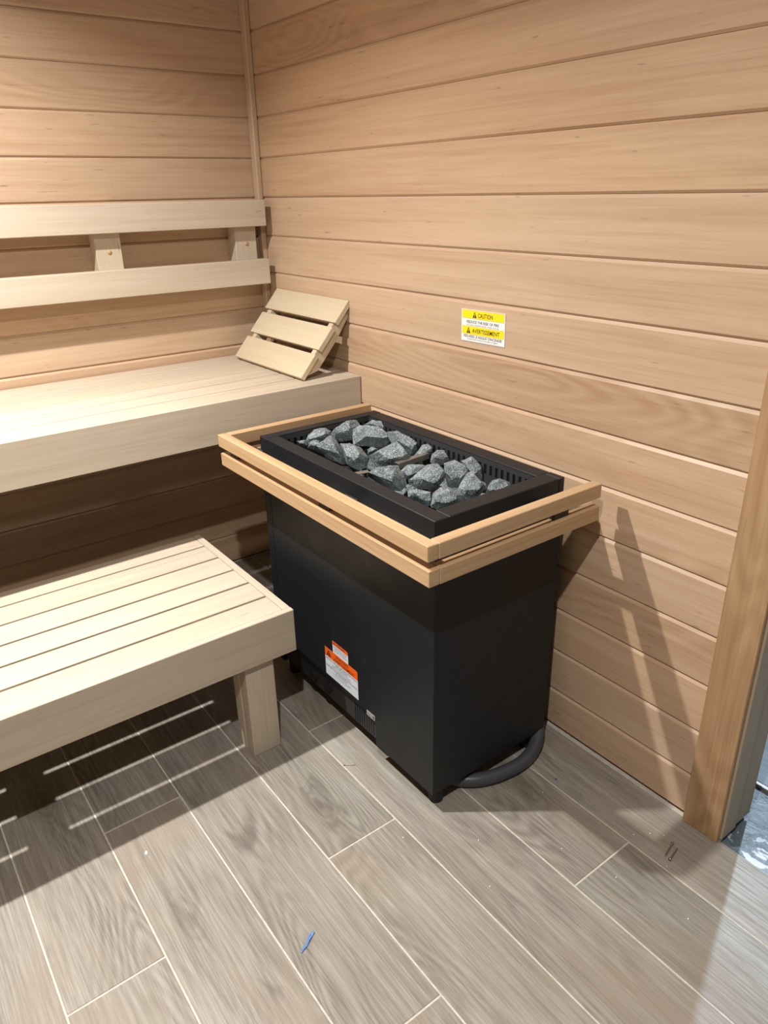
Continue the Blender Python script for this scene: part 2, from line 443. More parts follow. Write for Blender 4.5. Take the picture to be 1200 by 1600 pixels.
# ------------------------------------------------------------------ doorway and corridor
dr = empty('door_1', (0, D0, 0), kind='structure')
beam('casing', (-.018, -2.0765, .0), (-.0005, -1.9855, DH+.085), 'z', M_CASE, dr, .002, label='honey coloured door casing board')
beam('casing', (-.018, D1-.085, .0), (-.0005, D1+.0005, DH+.085), 'z', M_CASE, dr, .002)
beam('casing', (-.0185, D1-.085, DH+.0), (-.0007, -1.9855, DH+.087), 'y', M_CASE, dr, .002)
beam('jamb', (-.004, -2.0815, .006), (.058, -2.072, DH), 'z', M_JAMB, dr, .001, label='grey beige door jamb board')
beam('jamb', (.0595, -2.0785, .009), (.128, -2.072, DH), 'z', M_JAMB, dr, .001)
beam('jamb', (-.004, D1-.004, .004), (.128, D1+.004, DH), 'z', M_JAMB, dr, .001)
beam('head_jamb', (-.004, D1, DH-.006), (.128, D0-.005, DH+.004), 'y', M_JAMB, dr, .001)

sl = beam('floor_2', (-.0040, -3.6, -.06), (.243, .0, -.010), 'y', M_SLAB, None, 0, kind='structure')
of = beam('floor_3', (.247, -4.2, -.06), (3.2, .6, -.0012), 'y', M_GROUT, None, 0, kind='structure')
oinv = (Matrix.Translation(of.location) @ of.rotation_euler.to_matrix().to_4x4()).inverted()
for c in range(7):
    x0 = .256+.2*c
    y = .6-.4*(c % 3)+.4
    while y > -4.0:
        ya, yb = max(y-TL, -4.2), min(y, .6)
        if yb-ya > .05: tile_at(of, oinv, x0+.002, x0+.196, ya+.002, yb-.002, M_TILE2)
        y -= TL
beam('trim_2', (.2435, -4.0, -.012), (.2545, .0, .0015), 'y', M_LIGHTSTEEL, None, .001, kind='structure')
beam('wall_corridor', (3.2, -4.2, 0), (3.3, .6, 2.6), 'y', M_PLASTER, None, 0, kind='structure')
beam('wall_corridor', (.126, .6, 0), (3.3, .7, 2.6), 'x', M_PLASTER, None, 0, kind='structure')
beam('wall_corridor', (.126, -4.3, 0), (3.3, -4.2, 2.6), 'x', M_PLASTER, None, 0, kind='structure')
beam('ceiling_corridor', (.128, -4.3, 2.6), (3.3, .7, 2.65), 'x', M_PLASTER, None, 0, kind='structure')

# ------------------------------------------------------------------ upper bench
ub = empty('upper_bench', (-1.37, 0, 0), 'long pale slatted upper bench fixed along the back wall under the backrest', 'bench')
xe = -.0035
gy = [-.006, -.110, -.209, -.308, -.409, -.509, -.6065]
for i in range(6):
    beam('slat', (XL+.002, gy[i+1]+.0045, .858), (xe, gy[i]-.0045, .880), 'x', M_BENCH, ub, .0016)
beam('front_board', (XL+.002, -.6245, .750), (xe, -.6062, .8798), 'x', M_BENCH, ub, .0016)
for x in (-.10, -.80, -1.50, -2.20, -2.68):
    beam('support_beam', (x-.04, -.6055, .77), (x+.04, -.02, .8575), 'y', M_BENCH, ub, .001)
beam('wall_cleat', (XL+.002, -.021, .77), (xe, -.001, .8575), 'x', M_BENCH, ub, .001)

# ------------------------------------------------------------------ lower bench
lb = empty('lower_bench', (-1.5, -.84, 0), 'pale slatted low bench with a square leg standing on the grey floor', 'bench')
zt = .434
by = [-.540, -.627, -.729, -.832, -.931, -1.031, -1.1232]
for i in range(6):
    a = by[i+1]+(.0047 if i < 5 else .0006); b = by[i]-(.0047 if i > 0 else 0)
    beam('slat', (-2.6, a, zt-.021), (-.6285, b, zt-.0008), 'x', M_BENCH, lb, .0018)
beam('front_board', (-2.62, -1.142, .305), (-.6047, -1.1236, zt), 'x', M_BENCH, lb, .002)
beam('end_board', (-.6275, -1.1232, .305), (-.6055, -.540, zt), 'y', M_BENCH, lb, .002)
beam('back_board', (-2.62, -.5395, .315), (-.6055, -.5215, zt-.022), 'x', M_BENCH, lb, .002)
for a, b in ((-.834, -.629), (-1.35, -1.27), (-2.0, -1.92), (-2.55, -2.47)):  # first beam widened beyond the leg to block a stray light streak
    beam('support_beam', (a, -1.1225, .335), (b, -.541, .4125), 'y', M_BENCH, lb, .001)
for xl in (-.7535, -2.4):
    for y0, y1 in ((-1.1225, -1.060), (-.62, -.56)):
        beam('leg', (xl, y0, 0), (xl+.0845, y0+.043, .3345), 'z', M_BENCH, lb, .0018)
        beam('leg', (xl-.0015, y0+.0436, 0), (xl+.083, y1+.022, .3345), 'z', M_BENCH, lb, .0018)

# ------------------------------------------------------------------ backrest
br = empty('backrest', (-1.3, 0, 1.1), 'pale wooden two-rail backrest screwed to the back wall above the upper bench', 'backrest')
beam('rail', (-2.65, -.100, 1.344), (-.0325, -.0605, 1.432), 'x', M_BENCH, br, .002)
beam('rail', (-2.65, -.100, 1.143), (-.0325, -.0605, 1.2305), 'x', M_BENCH, br, .002)
for x0 in (-.1430, -.6436, -1.45, -2.2):
    p = beam('post', (x0, -.060, 1.155), (x0+.0845, -.0005, 1.424), 'z', M_BENCH, br, .002)
    bm = bmesh.new(); bmesh.ops.create_uvsphere(bm, u_segments=16, v_segments=8, radius=.0075)
    bmesh.ops.scale(bm, vec=(1, .55, 1), verts=bm.verts)
    q = mesh_obj('screw_plug', bm, M_RAIL, br, True); q.location = Vector((x0+.0425, -.0605, 1.2850))-br.location

# ------------------------------------------------------------------ headrest leaning on the right wall
th = math.atan2(.229, .2)
hr = empty('headrest', (-.2045, -.33, .8935), 'wedge shaped three-slat wooden headrest leaning against the right wall on the upper bench', 'headrest', rot=(0, -th, 0))
for s0, s1 in ((0, .0925), (.1105, .199), (.2165, .304)):
    beam('slat', (s0, -.24, -.018), (s1, .24, 0), 'y', M_HEAD, hr, .0014, local=True)
for yc in (-.214, .205):
    prof = [(.012, -.0185), (.290, -.0185), (.276, -.040), (.175, -.050), (.058, -.050), (.0155, -.0215)]
    bm = bmesh.new()
    A = [bm.verts.new((a, yc-.012, b)) for a, b in prof]; B = [bm.verts.new((a, yc+.012, b)) for a, b in prof]
    bm.faces.new(A); bm.faces.new(B[::-1])
    for i in range(len(prof)): bm.faces.new((A[i], B[i], B[(i+1) % len(prof)], A[(i+1) % len(prof)]))
    bmesh.ops.recalc_face_normals(bm, faces=bm.faces)
    mesh_obj('side_rail', bm, M_HEAD, hr)
    for s0, s1 in ((.0955, .1075), (.2025, .213)):
        beam('spacer', (s0-.002, yc-.012, -.0185), (s1+.002, yc+.012, -.006), 'x', M_HEAD, hr, .0006, local=True)

# ------------------------------------------------------------------ sauna heater
X0, X1, Y0, Y1, ZB, ZR = -.4915, -.0815, -1.584, -.807, .055, .813
ht = empty('sauna_heater', ((X0+X1)/2, (Y0+Y1)/2, 0), 'black steel box heater filled with grey stones inside a wooden guard rail', 'heater')
zb = .757
# outer sheets
R0 = -1.345
prism('front_panel', [(Y0, ZB), (R0, ZB), (R0, .1405), (-.8425, .1405), (-.8425, zb), (Y0, zb)], X0, X0+.0125, M_BLACK, ht, 'x')
prism('corner_post', [(-.8405, ZB), (Y1, ZB), (Y1, zb), (-.8405, zb)], X0, X0+.0125, M_BLACK, ht, 'x')
beam('end_panel', (X0+.0126, Y0, ZB), (X1, Y0+.0125, zb), 'z', M_BLACK, ht, .0008)
beam('end_panel', (X0+.0126, Y1-.0125, ZB), (X1, Y1, zb), 'z', M_BLACK, ht, .0008)
beam('back_panel', (X1-.012, Y0+.0126, ZB), (X1, Y1-.0126, zb), 'z', M_BLACK, ht, .0008)
beam('inner_box', (X0+.0128, Y0+.0128, ZB+.004), (X1-.0122, Y1-.0128, .660), 'z', M_INNER, ht, .0008)
# recessed control strip low on the front
cp = beam('control_panel', (X0+.0085, R0+.004, .062), (X0+.0126, -.8435, .1385), 'y', M_INNER, ht, .0006)
for y in (-1.02, -1.10):
    cyl('control_knob', (X0+.004, y, .098), .017, .014, M_RUBBER, ht, r2=.014, axis='x', smooth=False, bev=.001)
for k in range(9):
    beam('vent_rib', (X0+.0075, -1.325+k*.011, .068), (X0+.0090, -1.3215+k*.011, .125), 'z', M_BLACK, ht, 0)
# rim of square tube: four bars with open seams
zr0 = ZR-.058
e = X0
beam('rim_bar', (X0, -.8415, zr0), (X1+.001, Y1, ZR), 'x', M_BLACK, ht, .0018)
beam('rim_bar', (X0, Y0, zr0), (X0+.041, -.8430, ZR), 'y', M_BLACK, ht, .0018)
beam('rim_bar', (X0+.0413, Y0+.0002, zr0), (-.1005, Y0+.047, ZR), 'x', M_BLACK, ht, .0018)
beam('rim_bar', (-.128+.0, Y0+.0475, zr0), (-.0825, -.8430, ZR-.0003), 'y', M_BLACK, ht, .0018)
beam('rim_bar', (-.0993, Y0, zr0), (X1+.001, Y0+.047, ZR), 'y', M_BLACK, ht, .0018)
# slotted liner sheets inside the rim
def liner(fixed, a0, a1, along, thick):
    bm = bmesh.new()
    def bx(u0, u1, z0, z1):
        lo = (fixed, u0, z0) if along == 'y' else (u0, fixed, z0)
        hi = (fixed+thick, u1, z1) if along == 'y' else (u1, fixed+thick, z1)
        c = [(a+b)/2 for a, b in zip(lo, hi)]; d = [abs(b-a) for a, b in zip(lo, hi)]
        r = bmesh.ops.create_cube(bm, size=1)['verts']
        bmesh.ops.scale(bm, vec=d, verts=r); bmesh.ops.translate(bm, vec=Vector(c)-ht.location, verts=r)
    bx(a0, a1, .7965, ZR-.004); bx(a0, a1, .64, .7690)
    n = int((a1-a0)/.0202); st = (a1-a0)/n
    for i in range(n+1):
        u = a0+i*st
        bx(max(a0, u-.0055), min(a1, u+.0055), .7690, .7965)
    return mesh_obj('slotted_liner', bm, M_INNER, ht)
liner(-.1290, -1.5365, -.8420, 'y', -.0012)
liner(-.8440, -.4500, -.1300, 'x', -.0012)
liner(-1.5365, -.4500, -.1300, 'x', .0012)
liner(-.4500, -1.5365, -.8420, 'y', .0012)
beam('slot_shade', (-.12835, -1.5365, .765), (-.12815, -.842, .80), 'y', M_SHADE, ht, 0)  # added near-black sheet, paints the shade seen through the slots
beam('slot_shade', (-.450, -.8419, .765), (-.129, -.8416, .80), 'x', M_SHADE, ht, 0)  # same painted shade behind the left liner
beam('stone_grate', (-.450, -1.5365, .661), (-.129, -.842, .668), 'y', M_SHADE, ht, 0)  # basket bottom coloured near-black so gaps between stones look shaded
# bare steel element strips lying between the stones
def strip(a, b, w, t, name='element_strip'):
    a, b = Vector(a), Vector(b); d = b-a
    o = bpy.data.objects.new(name, box_mesh(name, d.length, w, t, .0005, M_LIGHTSTEEL))
    o.location = (a+b)/2-ht.location; o.rotation_euler = d.to_track_quat('X', 'Z').to_euler()
    return link(o, ht)
strip((-.262, -1.155, .772), (-.150, -1.150, .776), .016, .002)
strip((-.262, -1.164, .765), (-.150, -1.159, .769), .002, .016)
strip((-.420, -1.120, .762), (-.345, -1.140, .764), .018, .002)
# feet
for x, y in ((-.454, -1.553), (-.454, -.84), (-.12, -1.553), (-.12, -.84)):
    cyl('foot', (x, y, .0275), .0185, .055, M_RUBBER, ht, bev=.003)
# wooden guard rail: two tiers on three sides
RX0, RY0, RY1, RXE, RT = -.5885, -1.677, -.7345, -.060, .0275
for z0, z1 in ((.783, .819), (.725, .7625)):
    e = .0035 if z0 < .75 else 0
    beam('guard_rail', (RX0+e, RY0+.001, z0), (RX0+RT+e, RY1-.001, z1), 'y', M_RAIL, ht, .0016)
    beam('guard_rail', (RX0+RT+.0008+e, RY0, z0), (RXE, RY0+RT, z1), 'x', M_RAIL, ht, .0016)
    beam('guard_rail', (RX0+RT+.0008+e, RY1-RT, z0), (RXE, RY1, z1), 'x', M_RAIL, ht, .0016)
def bracket(lo, hi, lo2, hi2):
    beam('rail_bracket', lo, hi, 'x', M_INNER, ht, .0005)
    beam('rail_bracket', lo2, hi2, 'x', M_INNER, ht, .0005)
for y in (-1.275, -.80):
    beam('rail_bracket', (RX0+RT+.0002+.0035, y-.025, .735), (RX0+RT+.0065, y+.025, .776), 'z', M_INNER, ht, .0004)
    beam('rail_bracket', (RX0+RT+.0065, y-.025, .768), (X0-.0002, y+.025, .772), 'x', M_INNER, ht, .0004)
    beam('rail_bracket', (RX0+.016, y-.022, .7632), (RX0+RT+.0036, y+.025, .7822), 'x', M_INNER, ht, .0004)
for x in (-.185, ):
    for s, yo, ye in ((1, RY0, Y0), (-1, RY1, Y1)):
        beam('rail_bracket', (x-.024, yo+s*(RT+.0003), .735), (x+.024, yo+s*(RT+.0035), .776), 'z', M_INNER, ht, .0004)
        beam('rail_bracket', (x-.024, yo+s*(RT+.0035), .768), (x+.024, ye-s*.0002, .772), 'x', M_INNER, ht, .0004)
        beam('rail_bracket', (x-.024, yo+s*.010, .7632), (x+.024, yo+s*(RT+.0003), .7822), 'x', M_INNER, ht, .0004)

# ------------------------------------------------------------------ printed signs (flat print on real plates)
dg = None
def text_mesh(txt, bold):
    cu = bpy.data.curves.new('lettering', 'FONT'); cu.body = txt; cu.size = 1.0; cu.offset = bold; cu.resolution_u = 3
    ob = bpy.data.objects.new('lettering', cu); C.objects.link(ob)
    bpy.context.view_layer.update()
    me = bpy.data.meshes.new_from_object(ob.evaluated_get(bpy.context.evaluated_depsgraph_get()))
    C.objects.unlink(ob); bpy.data.objects.remove(ob)
    return me
class Plate:
    """a plate on a wall facing -x; u to the right (world -y), v down, in metres from the top left corner"""
    def __init__(s, obj): s.o = obj
    def rect(s, name, u0, u1, v0, v1, lift, mat):
        bm = bmesh.new(); h = .00008
        for a in ((u0, -v1), (u1, -v1), (u1, -v0), (u0, -v0)): bm.verts.new((-lift, -a[0], a[1]))
        bm.verts.ensure_lookup_table(); f = bm.faces.new(bm.verts[:])
        r = bmesh.ops.extrude_face_region(bm, geom=[f])
        bmesh.ops.translate(bm, vec=(-h, 0, 0), verts=[v for v in r['geom'] if isinstance(v, bmesh.types.BMVert)])
        bmesh.ops.recalc_face_normals(bm, faces=bm.faces)
        return mesh_obj(name, bm, mat, s.o)
    def tri(s, u, v, w, h, lift, mat, fg):
        bm = bmesh.new()
        A = [bm.verts.new((-lift, -a, b)) for a, b in ((u, -v-h), (u+w, -v-h), (u+w/2, -v))]
        bm.faces.new(A)
        mesh_obj('warning_triangle', bm, mat, s.o)
        s.text('!', u+w*.42, u+w*.58, v+h*.62, h*.55, lift+.0001, fg)
    def text(s, txt, u0, u1, vc, cap, lift, mat, bold=.012):
        me = text_mesh(txt, bold)
        xs = [v.co.x for v in me.vertices]; ys = [v.co.y for v in me.vertices]
        x0, x1 = min(xs), max(xs); sx = (u1-u0)/(x1-x0); sy = cap/.70
        for v in me.vertices:
            x = u0+(v.co.x-x0)*sx; y = -vc-cap/2+v.co.y*sy
            v.co = (-lift, -x, y)
        me.materials.append(mat)
        o = bpy.data.objects.new('lettering', me); return link(o, s.o)

# caution sign on the wall
sg = empty('caution_sign', (-.0022, -1.1205, 1.1528), 'small white and yellow caution sign stuck on the right wall above the heater', 'sign', rot=(math.radians(.0), 0, 0))
sg.rotation_euler = (math.radians(-.8), 0, 0)
pl = Plate(sg); w, h = .1655, .0855
bm = bmesh.new(); r = bmesh.ops.create_cube(bm, size=1)['verts']
bmesh.ops.scale(bm, vec=(.0015, w, h), verts=r); bmesh.ops.translate(bm, vec=(.0008, -w/2, -h/2), verts=r)
mesh_obj('plate', bm, M_WHITE, sg)
for v0, v1 in ((.02, .27), (.52, .765)):
    pl.rect('ink_border', .003, w-.003, h*v0-.0005, h*v1+.0005, .0001, M_INK)
    pl.rect('yellow_band', .0034, w-.0034, h*v0, h*v1, .0002, M_YELLOW)
pl.rect('ink_line', .003, w-.003, h*.975, h*.98, .0001, M_GREYINK)
pl.tri(w*.265, h*.045, w*.095, h*.20, .0004, M_INK, M_YELLOW)
pl.text('CAUTION', w*.39, w*.73, h*.155, h*.135, .0004, M_INK, .016)
pl.text('REDUCE THE RISK OF FIRE', w*.13, w*.87, h*.375, h*.085, .0004, M_GREYINK, .012)
pl.text('Do not place combustible material on heater at any time', w*.13, w*.87, h*.465, h*.038, .0004, M_GREYINK, .0)
pl.tri(w*.125, h*.54, w*.095, h*.20, .0004, M_INK, M_YELLOW)
pl.text('AVERTISSEMENT', w*.26, w*.89, h*.645, h*.13, .0004, M_INK, .016)
pl.text("R\u00c9DUISEZ LE RISQUE D'INCENDIE", w*.06, w*.94, h*.83, h*.08, .0004, M_GREYINK, .012)
pl.text("Ne placez jamais de mat\u00e9riaux combustibles sur l'appareil", w*.15, w*.85, h*.915, h*.038, .0004, M_GREYINK, .0)

def heater_label(y, z, w, h, lift, name, label, rounded=True):
    e_ = bpy.data.objects.new(name, None)
    bm = bmesh.new(); r_ = .006
    pts = [(0, -h), (w, -h), (w, -r_), (w-.3*r_, -.3*r_), (w-r_, 0), (0, 0)]
    A = [bm.verts.new((0, -a, b)) for a, b in pts]; bm.faces.new(A)
    me = bpy.data.meshes.new(name); bm.to_mesh(me); bm.free(); me.materials.append(M_WHITE2)
    o = bpy.data.objects.new(name, me); o.location = Vector((X0-lift, y, z))-ht.location
    link(o, ht, label)
    return o
L2 = heater_label(-1.1446, .2905, .078, .042, .0004, 'warning_label', 'small orange and white warning label half hidden by the larger one')
p2 = Plate(L2)
def orange_head(P_, w, h, hh, lift):
    bm = bmesh.new(); r_ = .006
    pts = [(0, -hh), (w, -hh), (w, -r_), (w-.3*r_, -.3*r_), (w-r_, 0), (0, 0)]
    A = [bm.verts.new((-lift, -a, b)) for a, b in pts]; bm.faces.new(A)
    mesh_obj('orange_band', bm, M_ORANGE, P_.o)
orange_head(p2, .078, .042, .012, .0001)
p2.tri(.003, .0015, .010, .009, .0002, M_INK, M_ORANGE)
p2.text('WARNING', .018, .062, .006, .0068, .0002, M_REDINK, .014)
p2.text('DISCONNECT POWER', .006, .072, .0165, .0042, .0002, M_GREYINK, 0)
p2.text('BEFORE SERVICING', .010, .068, .0235, .0038, .0002, M_GREYINK, 0)
p2.text('COUPER LE COURANT', .006, .072, .0305, .0038, .0002, M_GREYINK, 0)
L1 = heater_label(-1.1030, .2520, .1645, .0945, .0012, 'warning_label', 'large orange and white warning label low on the black front')
p1 = Plate(L1)
orange_head(p1, .1645, .0945, .030, .0001)
p1.tri(.008, .0045, .024, .021, .0002, M_INK, M_ORANGE)
p1.text('WARNING', .056, .118, .0092, .0095, .0002, M_REDINK, .014)
p1.text('AVERTISSEMENT', .044, .150, .0225, .0105, .0002, M_REDINK, .014)
p1.text('REDUCE THE RISK OF ELECTROCUTION', .004, .160, .0355, .0050, .0002, M_INK, .005)
p1.text('AND FIRE HAZARD', .050, .114, .0425, .0045, .0002, M_INK, .005)
p1.text('Installation by qualified electrician only', .036, .128, .0487, .0033, .0002, M_GREYINK, 0)
p1.text('Read the manual before operating', .036, .128, .0540, .0033, .0002, M_GREYINK, 0)
p1.text("R\u00c9DUISEZ LE RISQUE D'\u00c9LECTROCUTION", .004, .160, .0610, .0050, .0002, M_INK, .005)
p1.text("ET D'INCENDIE", .054, .110, .0680, .0045, .0002, M_INK, .005)
p1.text('Installation par un \u00e9lectricien qualifi\u00e9', .036, .128, .0742, .0033, .0002, M_GREYINK, 0)
p1.text("Lire le manuel avant l'utilisation", .040, .124, .0795, .0033, .0002, M_GREYINK, 0)
# silver tag on the lower edge of the panel
tg = beam('silver_tag', (X0-.0012, -1.3425, .1335), (X0-.0002, -1.3055, .1495), 'y', M_SILVER, ht, .0003, label='tiny silver rating tag')
for k in range(4):
    beam('tag_line', (X0-.0014, -1.330, .136+.0032*k), (X0-.00125, -1.308, .1370+.0032*k), 'y', M_GREYINK, ht, 0)
beam('tag_code_block', (X0-.0014, -1.3405, .1360), (X0-.00125, -1.3335, .1470), 'y', M_GREYINK, ht, 0)

# ------------------------------------------------------------------ stones
def stone_mesh(a, b, c, seed, cuts=10):
    rg = random.Random(seed)
    bm = bmesh.new(); bmesh.ops.create_icosphere(bm, subdivisions=4, radius=1.0)
    pl_ = []
    for i in range(cuts):
        n = Vector((rg.gauss(0, 1), rg.gauss(0, 1), rg.gauss(0, 1))).normalized()
        pl_.append((n, rg.uniform(.50, .80)))
    for v in bm.verts:
        p = v.co.copy()
        for n, d in pl_:
            k = p.dot(n)
            if k > d: p -= n*(k-d)*.97
        q = p*2.2+Vector((seed*3.1, 0, 0))
        p += p.normalized()*(.05*noise.noise(q)+.025*noise.noise(q*3.5)+.012*noise.noise(q*9))
        v.co = Vector((p.x*a, p.y*b, p.z*c))
    return bm
# outline of each stone as seen from the front of the heater, in millimetres, with its centre
ST = [
 ((-0.393, -0.879, 0.789), [(-18, 2), (18, 8), (14, -8), (-2, -6)], 'thin grey stone flat against the left end inside the heater'),
 ((-0.335, -0.874, 0.796), [(-38, -20), (-30, 2), (-11, 20), (21, 25), (38, 14), (37, 2), (15, -12), (-14, -16), (-33, -25)], 'rounded dark stone at the left back edge of the pile'),
 ((-0.25, -0.892, 0.799), [(-44, -8), (0, 12), (16, 31), (33, 33), (44, 16), (33, -7), (18, -28), (-13, -33), (-31, -27)], 'dark ridged stone at the back between the rounded stone and the corner'),
 ((-0.136, -0.891, 0.788), [(-39, 7), (-12, 21), (11, 17), (39, -5), (24, -21), (-2, -16)], 'long low grey stone in the far corner of the heater'),
 ((-0.199, -0.957, 0.787), [(-60, 19), (-38, 32), (9, 25), (41, 0), (60, -16), (41, -32), (-16, -30), (-57, -28)], 'big flat-topped stone with a dark underside near the far corner'),
 ((-0.159, -1.051, 0.778), [(-49, 35), (-16, 39), (18, 20), (49, -8), (46, -21), (24, -39), (2, -24), (-32, 1)], 'sloping grey stone against the slotted back liner, left of the steel strip'),
 ((-0.363, -0.895, 0.779), [(-24, 4), (-5, 14), (24, 12), (17, -2), (-2, -14), (-21, -9)], 'small stone tucked left of the tall pointed stone'),
 ((-0.356, -0.97, 0.783), [(-47, -1), (-23, 20), (2, 42), (20, 23), (41, -16), (47, -41), (32, -42), (-5, -25)], 'tall pointed triangular stone near the front left corner'),
 ((-0.315, -1.031, 0.768), [(-41, 38), (-14, 38), (20, 26), (41, -5), (36, -26), (11, -38), (-20, -23), (-29, 2)], 'grey stone with a rounded lower end right of the pointed stone'),
 ((-0.227, -0.997, 0.758), [(-16, 5), (-2, 12), (16, 5), (4, -4), (-15, -12)], 'tiny stone in the gap at the left of the pile centre'),
 ((-0.248, -1.102, 0.782), [(-61, -8), (-37, 1), (-1, 22), (20, 35), (41, 16), (61, -14), (47, -29), (11, -35), (-19, -35), (-42, -23)], 'wide triangular pale stone in the centre left of the pile'),
 ((-0.148, -1.132, 0.775), [(-33, -21), (-15, 3), (-3, 18), (18, 22), (33, 9), (30, -6), (3, -18), (-24, -22)], 'small upright stone touching the back liner by the steel strip'),
 ((-0.148, -1.209, 0.775), [(-30, -10), (-26, 10), (-11, 22), (9, 22), (30, -4), (12, -19), (-17, -22)], 'dome shaped stone by the back liner, right of the steel strip'),
 ((-0.352, -1.231, 0.772), [(-52, 7), (-24, 26), (14, 34), (28, 32), (47, 1), (52, -15), (36, -34), (14, -32), (-19, -15)], 'broad pale speckled stone against the front bar in the middle'),
 ((-0.255, -1.22, 0.763), [(-36, 1), (-16, 21), (19, 21), (36, 16), (30, -1), (-19, -21), (-30, -16)], 'dark stone just behind the broad speckled stone'),
 ((-0.283, -1.308, 0.782), [(-46, -8), (-16, 14), (0, 30), (27, 35), (46, 16), (46, -8), (27, -27), (11, -35), (-16, -30), (-33, -19)], 'large angular stone right of the pile centre with a black underside'),
 ((-0.208, -1.338, 0.78), [(-33, 29), (-5, 37), (25, 21), (33, 7), (27, -15), (3, -37), (-22, -34), (-30, -4)], 'blocky pale stone standing in the right half of the pile'),
 ((-0.142, -1.33, 0.778), [(-32, 20), (-4, 31), (18, 22), (32, -3), (27, -28), (7, -31), (-15, -14)], 'highest stone on the right, leaning on the back liner'),
 ((-0.24, -1.429, 0.783), [(-35, -7), (-14, 30), (-1, 38), (20, 14), (35, -1), (20, -22), (-7, -38), (-25, -33)], 'tall ridged stone near the right end of the heater'),
 ((-0.347, -1.36, 0.758), [(-32, 14), (-13, 22), (26, 14), (32, -14), (16, -22), (-5, -12), (-29, 1)], 'low stone at the front bar beside the near corner'),
 ((-0.314, -1.421, 0.766), [(-39, -17), (-34, 14), (-16, 28), (8, 27), (39, 9), (36, -9), (3, -25), (-23, -28)], 'speckled stone wedged in the near front corner'),
 ((-0.168, -1.397, 0.758), [(-10, 12), (10, 1), (10, -12), (-7, -10)], 'small dark stone between the ridged stone and the end stone'),
 ((-0.172, -1.454, 0.77), [(-34, -19), (-27, 2), (-14, 18), (2, 22), (31, 10), (34, -3), (-9, -22)], 'flat sloping stone at the right end bar'),
 ((-0.092, -1.403, 0.752), [(-18, 5), (-4, 9), (18, 2), (15, -9)], 'tiny stone in the back right corner'),
 ((-0.312, -1.276, 0.745), [(-15, 7), (1, 12), (15, 2), (-4, -12)], 'small stone peeking out below the large angular stone'),
]
SR, SU = Vector((.7993, -.6006, -.0195)), Vector((.2548, .3093, .9162))
SF = SR.cross(SU)
def rough_up(bm, seed, amp):
    bmesh.ops.triangulate(bm, faces=bm.faces[:])
    bmesh.ops.subdivide_edges(bm, edges=bm.edges[:], cuts=4, use_grid_fill=True)
    bm.normal_update()
    for v in bm.verts:
        q = v.co*45+Vector((seed*3.1, 0, 0))
        v.co += v.normal*amp*(noise.noise(q)+.5*noise.noise(q*2.7)+.3*noise.noise(q*7))
for i, (c, out, lab) in enumerate(ST):
    rg = random.Random(100+i); c = Vector(c)
    w = (max(a for a, b in out)-min(a for a, b in out))/1000; h = (max(b for a, b in out)-min(b for a, b in out))/1000
    T = .34*(w*h)**.5+.004
    P3 = []
    ox, oy = rg.uniform(-.12, .12)*w, rg.uniform(.02, .18)*h
    for a, b in out:
        u, v = a/1000, b/1000
        P3.append(SR*u+SU*v)
        P3.append(SR*(u*rg.uniform(.5, .72)+ox)+SU*(v*rg.uniform(.45, .65)+oy)+SF*T*rg.uniform(.75, 1.0))
        P3.append(SR*u*.72+SU*v*.7-SF*T*1.1)
    bm = bmesh.new()
    for p in P3:
        q = p+c
        q.x = min(max(q.x, -.4465), -.1315); q.y = min(max(q.y, -1.533), -.8465)
        bm.verts.new(q-c)
    bmesh.ops.remove_doubles(bm, verts=bm.verts[:], dist=.0008)
    r = bmesh.ops.convex_hull(bm, input=bm.verts[:])
    bmesh.ops.delete(bm, geom=[v for v in bm.verts if not v.link_faces], context='VERTS')
    bmesh.ops.dissolve_limit(bm, angle_limit=.12, verts=bm.verts[:], edges=bm.edges[:])
    rough_up(bm, i+3, .0016)
    o = mesh_obj('sauna_stone', bm, M_STONE, None, False, label=lab, cat='stone', group='grey stones heaped in the heater')
    o.location = c
k = 0
for xi in range(4):
    for yi in range(8):
        rg = random.Random(500+k); k += 1
        s = rg.uniform(.030, .040)
        bm = stone_mesh(s*1.15, s, s*.72, 900+k)
        o = mesh_obj('sauna_stone', bm, M_STONE, None, False, label='dark grey stone of the lower layer mostly hidden under the top stones', cat='stone', group='lower layer of heater stones')
        o.location = (-.405+xi*.079+rg.uniform(-.006, .006), -.890-yi*.0855+rg.uniform(-.006, .006), .698+rg.uniform(-.004, .010))
        o.rotation_euler = (rg.uniform(-.4, .4), rg.uniform(-.4, .4), rg.uniform(0, 6))

# ------------------------------------------------------------------ supply conduit
cd = tube('power_conduit', [(-.44, -1.46, .022), (-.40, -1.53, .0205), (-.335, -1.588, .0200), (-.255, -1.612, .0200), (-.175, -1.612, .0215), (-.108, -1.585, .036), (-.064, -1.540, .075), (-.048, -1.500, .130), (-.046, -1.46, .19), (-.046, -1.42, .26)],
          .0185, M_CONDUIT, None, sub=14, ribs=.0, label='dark grey flexible power conduit curling out from under the heater to the wall', cat='cable')

